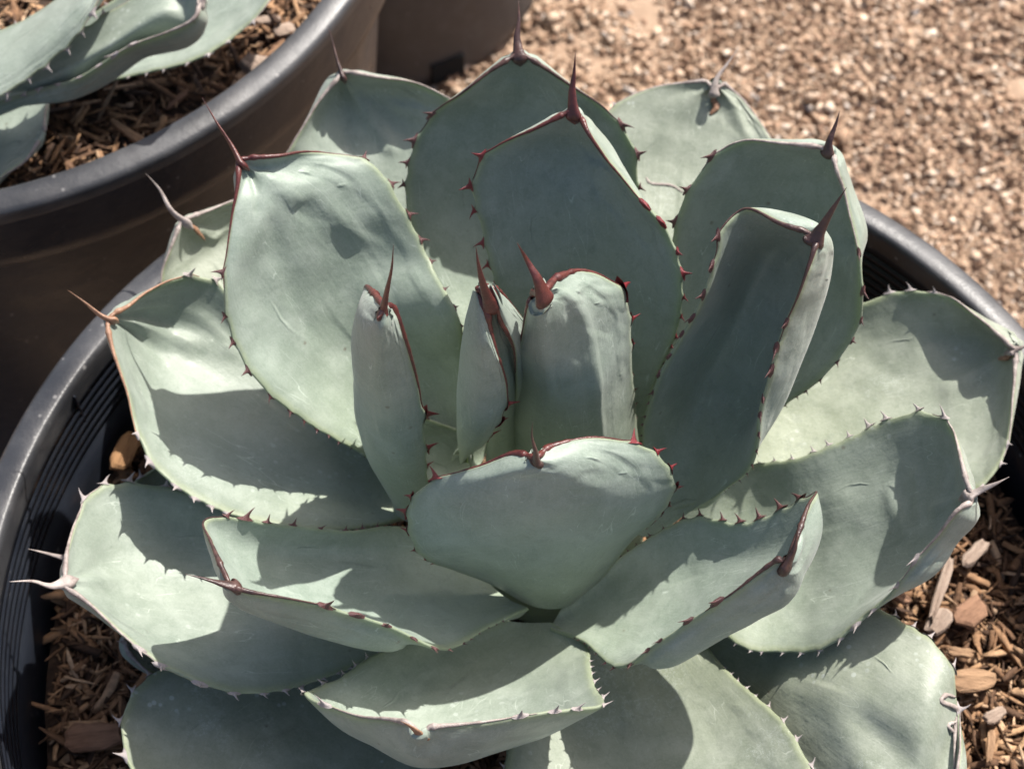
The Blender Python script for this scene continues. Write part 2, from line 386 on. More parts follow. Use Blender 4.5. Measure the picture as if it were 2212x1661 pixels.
# shredded bark mulch
def shred_protos(n=24):
    outl = []
    for i in range(n):
        ns = 3; V = []; bend = random.uniform(-1.1, 1.1); tw = random.uniform(-.5, .5); bz = random.uniform(-.8, .8)
        ends = (random.uniform(.15, .9), random.uniform(.15, .9))
        for q in range(ns + 1):
            t = q / ns * 2 - 1; w_ = ends[0] if q == 0 else ends[1] if q == ns else random.uniform(.8, 1.15); a = tw * t
            for (yy, zz_) in ((-1, -1), (1, -1), (1, 1), (-1, 1)):
                y2 = yy * w_ * random.uniform(.7, 1.15); z2 = zz_ * w_ * random.uniform(.6, 1.1)
                V.append((t + random.uniform(-.13, .13), bend * t * t * .5 + (y2 * math.cos(a) - z2 * math.sin(a)), bz * t * t * .5 + (y2 * math.sin(a) + z2 * math.cos(a))))
        F = [(0, 3, 2, 1)]
        for q in range(ns):
            o_ = q * 4
            for e in range(4): F.append((o_ + e, o_ + (e + 1) % 4, o_ + 4 + (e + 1) % 4, o_ + 4 + e))
        o_ = ns * 4; F.append((o_, o_ + 1, o_ + 2, o_ + 3))
        outl.append((np.array(V), np.array(F)))
    return outl
SHRED = shred_protos()
def mulch(name, c, R, z, n, label):
    r = R * np.sqrt(rng.uniform(0.03, 1, n)); a = rng.uniform(0, 2 * math.pi, n)
    P = np.c_[c.x + r * np.cos(a), c.y + r * np.sin(a), z + rng.uniform(-.001, .009, n)]
    L = rng.gamma(1.8, 0.0017, n) + 0.0009; L = np.minimum(L, 0.013)
    Wd = np.clip(L * rng.uniform(.06, .30, n), .0002, .0018)
    S = np.c_[L, Wd, Wd * rng.uniform(.2, .65, n)]
    me = scatter(name, SHRED, P, S, 0.55)
    o = link(name, me, MULCH); o['kind'] = 'stuff'; o['label'] = label; o['category'] = 'mulch'; return o
mulch('mulch', POT1, 0.196, SOILZ, 36000, 'shredded brown bark mulch around the base of the large agave')
mulch('mulch', POT2, 0.204, -0.040, 21000, 'shredded brown bark mulch in the upper left pot')

def bark_chip(px, py, z, L, W_, T_, rot, mi, label, tilt=0.0, group=None):
    W_ *= .82; T_ *= .6
    b = bmesh.new(); ring = 12
    outline = []
    for i in range(ring):
        a = 2 * math.pi * i / ring; cx = math.cos(a); sy = math.sin(a)
        k_ = 1 / max(abs(cx), abs(sy)) ** 0.9 * random.uniform(.78, 1.08)
        outline.append((cx * k_ * L / 2, sy * k_ * W_ / 2))
    lv = []
    for q, (zz_, s_) in enumerate(((-.5, .85), (-.2, 1.0), (.25, .98), (.5, .82))):
        lv.append([b.verts.new((x_ * s_ + random.uniform(-1, 1) * L * .03, y_ * s_ * random.uniform(.9, 1.05), zz_ * T_ + random.uniform(-1, 1) * T_ * .12)) for x_, y_ in outline])
    for q in range(3):
        for i in range(ring): b.faces.new((lv[q][i], lv[q][(i + 1) % ring], lv[q + 1][(i + 1) % ring], lv[q + 1][i]))
    top = b.verts.new((0, 0, T_ * .58)); bot = b.verts.new((0, 0, -T_ * .5))
    for i in range(ring):
        b.faces.new((lv[3][i], lv[3][(i + 1) % ring], top)); b.faces.new((lv[0][(i + 1) % ring], lv[0][i], bot))
    bmesh.ops.subdivide_edges(b, edges=b.edges[:], cuts=1, fractal=0.35, along_normal=0.8, seed=int(px))
    b.normal_update(); me = D.meshes.new('bark_chip'); b.to_mesh(me); b.free()
    o = link('bark_chip', me, CHIPS[mi]); o.location = at(px, py, z); o.rotation_euler = (tilt, random.uniform(-.2, .2), rot)
    o['label'] = label; o['category'] = 'bark chip'
    return o
SZ = SOILZ * 1000 + 8
for a in [
 (270, 975, SZ + 8, .020, .011, .006, 1.3, 3, 'thick rusty bark lump between the front pot wall and the left leaf', .5),
 (205, 1105, SZ + 6, .013, .008, .004, 1.2, 2, 'pinkish wood sliver just beyond the toothed edge of the lower left leaf', .4),
 (195, 1590, SZ + 6, .024, .015, .006, .1, 1, 'broad reddish bark slab at the bottom left of the front pot'),
 (2028, 1360 - 20, SZ + 6, .013, .012, .005, .9, 2, 'squarish pale bark chip beside the lower right leaf'),
 (2093, 1322, SZ + 7, .016, .014, .005, .7, 1, 'large flat brown bark chip right of the squarish pale one'),
 (2035, 1265, SZ + 8, .034, .005, .004, 1.15, 2, 'long pale splinter pointing down towards the lower right leaf'),
 (2105, 1195, SZ + 7, .016, .007, .004, .8, 2, 'tapered pale chip below the right leaf spine'),
 (1935, 1285, SZ + 7, .013, .005, .004, -.5, 1, 'short brown stick tucked under the right folded leaf'),
 (2100, 1470, SZ + 7, .020, .012, .005, .05, 0, 'golden layered wood piece touching the lower right leaf margin'),
 (2075, 1410, SZ + 6, .012, .005, .004, -.1, 0, 'small orange chip just above the golden layered wood piece'),
 (2148, 1545, SZ + 6, .010, .007, .004, .5, 2, 'small pinkish chip right of the lower right leaf margin'),
 (2140, 1610, SZ + 6, .016, .004, .003, 1.3, 0, 'thin golden stick at the lower right edge'),
 (285, 292, -30, .024, .006, .005, -.62, 0, 'golden brown stick lying in the mulch of the upper left pot', .1),
 (563, 146, -30, .021, .015, .009, -.5, 2, 'squared pale wood block against the rim of the upper left pot', .1),
 (615, 65, -32, .012, .010, .005, .3, 2, 'rounded pale chip above the squared wood block'),
 (578, 45, -32, .013, .007, .005, .2, 2, 'small pale chip in the mulch near the top of the upper left pot'),
 (590, 110, -33, .022, .003, .003, 1.1, 1, 'thin dark twig above the squared wood block'),
 (385, 215, -33, .015, .004, .003, .9, 1, 'short brown twig in the middle of the upper left mulch'),
]: bark_chip(*a)

# ------------------------------------------------------------ agave leaves
def cr(P, t):
    """Catmull-Rom through the array P (k, ..., 3) at t in 0..k-1"""
    k = len(P); i = np.clip(np.floor(t).astype(int), 0, k - 2); f = (t - i)
    sh = (-1,) + (1,) * (P.ndim - 1); f = f.reshape(sh)
    Pe = np.concatenate([[2 * P[0] - P[1]], P, [2 * P[-1] - P[-2]]])
    p0, p1_, p2_, p3_ = Pe[i], Pe[i + 1], Pe[i + 2], Pe[i + 3]
    return 0.5 * (2 * p1_ + (p2_ - p0) * f + (2 * p0 - 5 * p1_ + 4 * p2_ - p3_) * f ** 2 + (3 * p1_ - p0 - 3 * p2_ + p3_) * f ** 3)

TOOTH = []
for i in range(5):
    V, F = [], []; ns, nr = 7, 6; bend = (0.1, 0.3, 0.5, -0.1, 0.4)[i]
    for q in range(nr + 1):
        t = q / nr; r = 0.17 * (1 - t) ** 0.9 + 0.20 * math.exp(-t * 9) + 0.008
        cx = -bend * t * t * 0.8; cy = t - 0.12
        for j in range(ns):
            a = 2 * math.pi * j / ns
            V.append((cx + 1.15 * r * math.cos(a) * (1 + (0.7 * math.exp(-t * 7))), cy, 0.60 * r * math.sin(a)))
    for q in range(nr):
        for j in range(ns): F.append((q * ns + j, q * ns + (j + 1) % ns, (q + 1) * ns + (j + 1) % ns, (q + 1) * ns + j))
    F.append(tuple(nr * ns + j for j in range(ns)))
    TOOTH.append((V, F))
TOOTHMESH = {(i, c): None for i in range(5) for c in TOOTHM}
def tooth_mesh(i, c):
    if TOOTHMESH[(i, c)] is None:
        me = mesh('tooth', *TOOTH[i]); me.materials.append(TOOTHM[c]); TOOTHMESH[(i, c)] = me
    return TOOTHMESH[(i, c)]

def tube(P, R, ns=10, squash=None, frame=None):
    P = np.asarray(P); m = len(P); T = np.gradient(P, axis=0); T /= np.linalg.norm(T, axis=1)[:, None] + 1e-12
    V, F = [], []; n0 = np.array(frame if frame is not None else (0, 0, 1.0))
    for i in range(m):
        a = np.cross(T[i], n0); a /= np.linalg.norm(a) + 1e-9; b = np.cross(a, T[i])
        for j in range(ns):
            th = 2 * math.pi * j / ns
            V.append(P[i] + a * R[i] * math.cos(th) + b * R[i] * (squash or 1) * math.sin(th))
    for i in range(m - 1):
        for j in range(ns): F.append((i * ns + j, i * ns + (j + 1) % ns, (i + 1) * ns + (j + 1) % ns, (i + 1) * ns + j))
    F.append(tuple(range(ns))[::-1]); F.append(tuple((m - 1) * ns + j for j in range(ns)))
    return V, F

def make_leaf(root, rows, spine, mat='young', horn='red', T=(9, 3.2), flip=False, label=None, lump=1.0, teeth=True,
              sr=3.0, horn_len=0.24, seed=0, folds=(), scars=(), gap=1.0, hr=1.0, toothscale=1.0, toothcol=None, big=True, spinecol=None, res=1.0):
    """rows run from the base of the leaf to its tip, each across the blade from margin to margin"""
    ctl = []
    for r in rows:
        p = [np.array(at(*q)) for q in r]
        if len(p) == 3:
            a, c, b = p; p = [a, .375 * a + .75 * c - .125 * b, c, -.125 * a + .75 * c + .375 * b, b]
        elif len(p) == 4:      # left, centre, right quarter, right
            a, c, q, b = p; p = [a, .375 * a + .75 * c - .125 * b, c, q, b]
        ctl.append(p)
    ctl = np.array(ctl)                                   # rows, 5, 3
    NV, NU = int(80 * res), int(34 * res)
    G = cr(ctl, np.linspace(0, len(ctl) - 1, NV + 1))     # NV+1,5,3
    uu = (1 - np.cos(np.linspace(0, math.pi, NU + 1))) / 2; uu = 0.45 * uu + 0.55 * np.linspace(0, 1, NU + 1)
    G = np.transpose(cr(np.transpose(G, (1, 0, 2)), uu * 4), (1, 0, 2))   # NV+1, NU+1, 3
    vv = np.linspace(0, 1, NV + 1)
    def normals(G):
        du = np.gradient(G, axis=1); dv = np.gradient(G, axis=0); n = np.cross(du, dv)
        n /= np.linalg.norm(n, axis=2)[:, :, None] + 1e-12; return n
    n = normals(G); cp = np.array(CAMP)
    sgn = 1.0 if (n * (cp - G)).sum(axis=2)[5:-8].mean() > 0 else -1.0
    if flip: sgn = -sgn
    # slow undulation of the blade
    for i in range(NV + 1):
        for j in range(NU + 1):
            p = G[i, j]; u = uu[j] * 2 - 1
            q = noise.noise((p[0] * 34 + seed * 3.1, p[1] * 34, p[2] * 34)) * 1.3 + noise.noise((p[0] * 85 + seed, p[1] * 85, p[2] * 85)) * .35
            G[i, j] = p + n[i, j] * sgn * q * 0.0010 * lump * min(1, (1 - vv[i]) * 5)
    U_, V__ = np.meshgrid(uu, vv)
    for (u0, v0, u1, v1, wd, am) in folds:
        dx, dy = u1 - u0, v1 - v0; tt = np.clip(((U_ - u0) * dx + (V__ - v0) * dy) / (dx * dx + dy * dy), 0, 1)
        dist = np.hypot(U_ - u0 - dx * tt, V__ - v0 - dy * tt); wl = wd * (0.45 + 0.55 * np.sin(np.pi * np.clip(tt, .08, .92)))
        G += n * sgn * (am / 1000 * np.exp(-(dist / wl) ** 2))[:, :, None]
    # teeth stations along both margins
    stations = {}
    rs = random.Random(seed + 11)
    for side, j, jn in ((0, 0, 2), (1, NU, NU - 2)):
        E = G[:, j]; seg = np.linalg.norm(np.diff(E, axis=0), axis=1); arc = np.concatenate([[0], np.cumsum(seg)]); LEN = arc[-1]
        st = []; d = LEN * (1 - horn_len * rs.uniform(.85, 1.1))
        while d > LEN * 0.10:
            f = d / LEN; size = (0.0010 + 0.0034 * max(0, min(1, (f - .15) / .5)) ** 1.1) * rs.uniform(.75, 1.15) * toothscale
            vi = np.interp(d, arc, np.arange(NV + 1)); st.append((vi, size))
            d -= (0.0026 + 0.0072 * max(0, min(1, (f - .12) / .55))) * rs.uniform(.7, 1.35) * gap * 1.12
        stations[side] = st
        if teeth:   # the margin swells under each tooth
            inner = G[:, jn]; out = E - inner; out /= np.linalg.norm(out, axis=1)[:, None] + 1e-9
            push = np.zeros(NV + 1)
            for vi, size in st:
                ds = np.abs(arc - np.interp(vi, np.arange(NV + 1), arc)); push += size * 0.30 * np.exp(-(ds / (size * 0.55)) ** 2)
            for q in range(4):
                jj = j + q if side == 0 else j - q
                G[:, jj] += out * (push * (1, .75, .45, .2)[q])[:, None]
    n = normals(G) * sgn
    tv = (T[0] * (1 - vv) ** 1.3 + T[1] * (1 - (1 - vv) ** 1.3)) * np.clip((1 - vv) * 9, 0.5, 1) / 1000
    prof = (1 - np.abs(uu * 2 - 1) ** 2.6)
    th = 0.0011 + tv[:, None] * prof[None]
    B = G - n * th[:, :, None]
    # rounded margin: an extra column half way
    outL = G[:, 0] - G[:, 1]; outL /= np.linalg.norm(outL, axis=1)[:, None] + 1e-9
    outR = G[:, -1] - G[:, -2]; outR /= np.linalg.norm(outR, axis=1)[:, None] + 1e-9
    EL = (G[:, 0] + B[:, 0]) / 2 + outL * .0005; ER = (G[:, -1] + B[:, -1]) / 2 + outR * .0005
    cols = [EL] + [G[:, j] for j in range(NU + 1)] + [ER] + [B[:, j] for j in range(NU, -1, -1)]
    us = [0.0] + list(uu) + [1.0] + list(uu[::-1])
    K = len(cols); A = np.stack(cols, axis=1)              # NV+1, K, 3
    V = A.reshape(-1, 3); F = []; UV = []
    w1 = sgn < 0
    for i in range(NV):
        for j in range(K):
            j2 = (j + 1) % K; q = (i * K + j, i * K + j2, (i + 1) * K + j2, (i + 1) * K + j)
            a = [(us[j], vv[i]), (us[j2] if j2 else 0.0, vv[i]), (us[j2] if j2 else 0.0, vv[i + 1]), (us[j], vv[i + 1])]
            if w1: q = q[::-1]; a = a[::-1]
            F.append(q); UV += a
    capt = [NV * K + j for j in range(K)]; F.append(tuple(capt if not w1 else capt[::-1])); UV += [(.5, 1)] * K
    me = mesh('leaf', V, F); uvl = me.uv_layers.new(name='UVMap'); uvl.data.foreach_set('uv', np.array(UV, np.float32).ravel())
    leaf = link('leaf', me, LEAFM[mat], root)
    if label: leaf['label'] = label
    hm = HORN[horn]; tcn = toothcol or horn
    # horny margin joining the spine on both sides
    HV, HF = [], []
    for side, j in ((0, 0), (1, NU)):
        E = EL if side == 0 else ER
        seg = np.linalg.norm(np.diff(E, axis=0), axis=1); arc = np.concatenate([[0], np.cumsum(seg)]); LEN = arc[-1]
        s0 = LEN * (1 - horn_len * 1.15); ds = np.linspace(s0, LEN, 60)
        O_ = outL if side == 0 else outR; P = np.stack([np.interp(ds, arc, E[:, q]) for q in range(3)], axis=1); PO = np.stack([np.interp(ds, arc, O_[:, q]) for q in range(3)], axis=1)
        f = (ds - s0) / (LEN - s0); jit = np.array([noise.noise((float(x_) * 400, seed, side)) for x_ in ds])
        Rr = (0.00014 + 0.00050 * f + 0.0004 * f ** 5 + 0.0004 * f ** 12) * (1 + .28 * jit); Rr *= np.clip((1 - f) * 14 + .35, 0, 1) * hr; Rr[0] = 0.00005; P = P + PO * (Rr * .35)[:, None]
        if spine:
            s0_ = np.array(at(*spine[0])); s1_ = np.array(at(*spine[1])); e_ = s0_ * .72 + s1_ * .28
            if np.linalg.norm(e_ - P[-1]) > .0012:
                P = np.concatenate([P[:-1], P[-2:-1] * .55 + e_ * .45, [e_]]); Rr = np.concatenate([Rr[:-1], [.0009 * hr], [.0006 * sr / 3]])
        V_, F_ = tube(P, Rr, 8); o_ = len(HV); HV += V_; HF += [tuple(q + o_ for q in ff) for ff in F_]
    link('horny_margin', mesh('horny_margin', HV, HF), hm, leaf)
    for sc_ in scars:
        Q = G.reshape(-1, 3) - np.array(CAMP); dq = Q @ np.array(FWD); sx = PW / 2 + Q[:, 0] / dq * FOC; sy = PH / 2 - (Q @ np.array(UPV)) / dq * FOC
        S = []
        for p in sc_['p']:      # the scar lies on the blade
            i_ = int(np.argmin((sx - p[0]) ** 2 + (sy - p[1]) ** 2)); S.append(G.reshape(-1, 3)[i_] + n.reshape(-1, 3)[i_] * sc_['r'] * .0002)
        P = cr(np.array(S), np.linspace(0, len(S) - 1, 24))
        jit = np.array([noise.noise((q * .9, seed, 2.2)) for q in range(24)])
        V_, F_ = tube(P, sc_['r'] / 1000 * (np.sin(np.linspace(.15, math.pi - .15, 24)) ** .5) * (1 + .6 * jit), 8, .6)
        link('dry_scar', mesh('dry_scar', V_, F_), HORN[sc_.get('m', 'grey')], leaf)
    # terminal spine
    if spine:
        S = np.array([np.array(at(*p)) for p in spine]); t = np.linspace(0, len(S) - 1, 30); P = cr(S, t); f = np.linspace(0, 1, 30)
        Rr = (sr / 1000) * (0.60 * (1 - f) ** 1.1 + 0.34 * np.exp(-f * 8)) + 0.00007
        d0 = P[0] - P[1]; d0 /= np.linalg.norm(d0); cen = G[-5, NU // 2] - P[0]; cen /= np.linalg.norm(cen) + 1e-9
        foot = d0 * .5 + cen * .8; foot /= np.linalg.norm(foot); ext = np.linspace(0.0017 * sr, 0, 6, endpoint=False)
        P = np.concatenate([P[0] + foot * ext[:, None], P]); Rr = np.concatenate([Rr[0] * np.array([.04, .26, .48, .70, .88, .98]), Rr])
        V_, F_ = tube(P, Rr, 16, 0.62, frame=np.array(n[-6, NU // 2])); VV = np.array(V_).reshape(len(P), 16, 3)
        ga = rs.choice((4, 12)); tw = rs.uniform(-1, 1)
        for q in range(len(P)):
            ff = q / len(P); c_ = P[q]
            for j in range(16):
                dth = min(abs(j - ga - tw * ff * 3) % 16, 16 - abs(j - ga - tw * ff * 3) % 16)
                VV[q, j] = c_ + (VV[q, j] - c_) * (1 - 0.5 * math.exp(-(dth / 1.6) ** 2) * max(0, 1 - ff * 1.3) + 0.10 * noise.noise((ff * 9, j * .5, seed)))
        V_ = [tuple(v_) for v_ in VV.reshape(-1, 3)]
        link('terminal_spine', mesh('terminal_spine', V_, F_), HORN[spinecol or horn], leaf)
    # teeth
    if teeth:
        SV, SF = [], []
        for side, j, jn in ((0, 0, 3), (1, NU, NU - 3)):
            E = EL if side == 0 else ER
            for vi, size in stations[side]:
                i0 = int(min(vi, NV - 1)); fr = vi - i0
                p = E[i0] * (1 - fr) + E[i0 + 1] * fr
                tan = E[i0 + 1] - E[max(i0 - 1, 0)]; tan /= np.linalg.norm(tan) + 1e-9
                inn = G[i0, jn]; o = p - inn; o -= tan * o.dot(tan); o /= np.linalg.norm(o) + 1e-9
                nn = n[i0, j]; o = o + tan * rs.uniform(-.25, .35) + nn * rs.uniform(-.15, .35); o /= np.linalg.norm(o)
                X = tan - o * tan.dot(o); X /= np.linalg.norm(X); Z = np.cross(X, o)
                M = np.eye(4); M[:3, 0] = X * size; M[:3, 1] = o * size; M[:3, 2] = Z * size; M[:3, 3] = p
                ti = rs.randrange(5)
                if size > 0.0021 and big:
                    ob = link('tooth', tooth_mesh(ti, tcn), None, leaf); ob.matrix_local = Matrix(M.tolist())
                else:
                    TV, TF = TOOTH[ti]; o_ = len(SV)
                    W = (M[:3, :3] @ np.array(TV).T).T + p; SV += [tuple(q) for q in W]; SF += [tuple(q + o_ for q in ff) for ff in TF]
        if SV:
            sme = mesh('small_teeth', SV, SF); so = link('small_teeth', sme, TOOTHM['dark' if tcn == 'red' else tcn], leaf); so['kind'] = 'stuff'
    return leaf

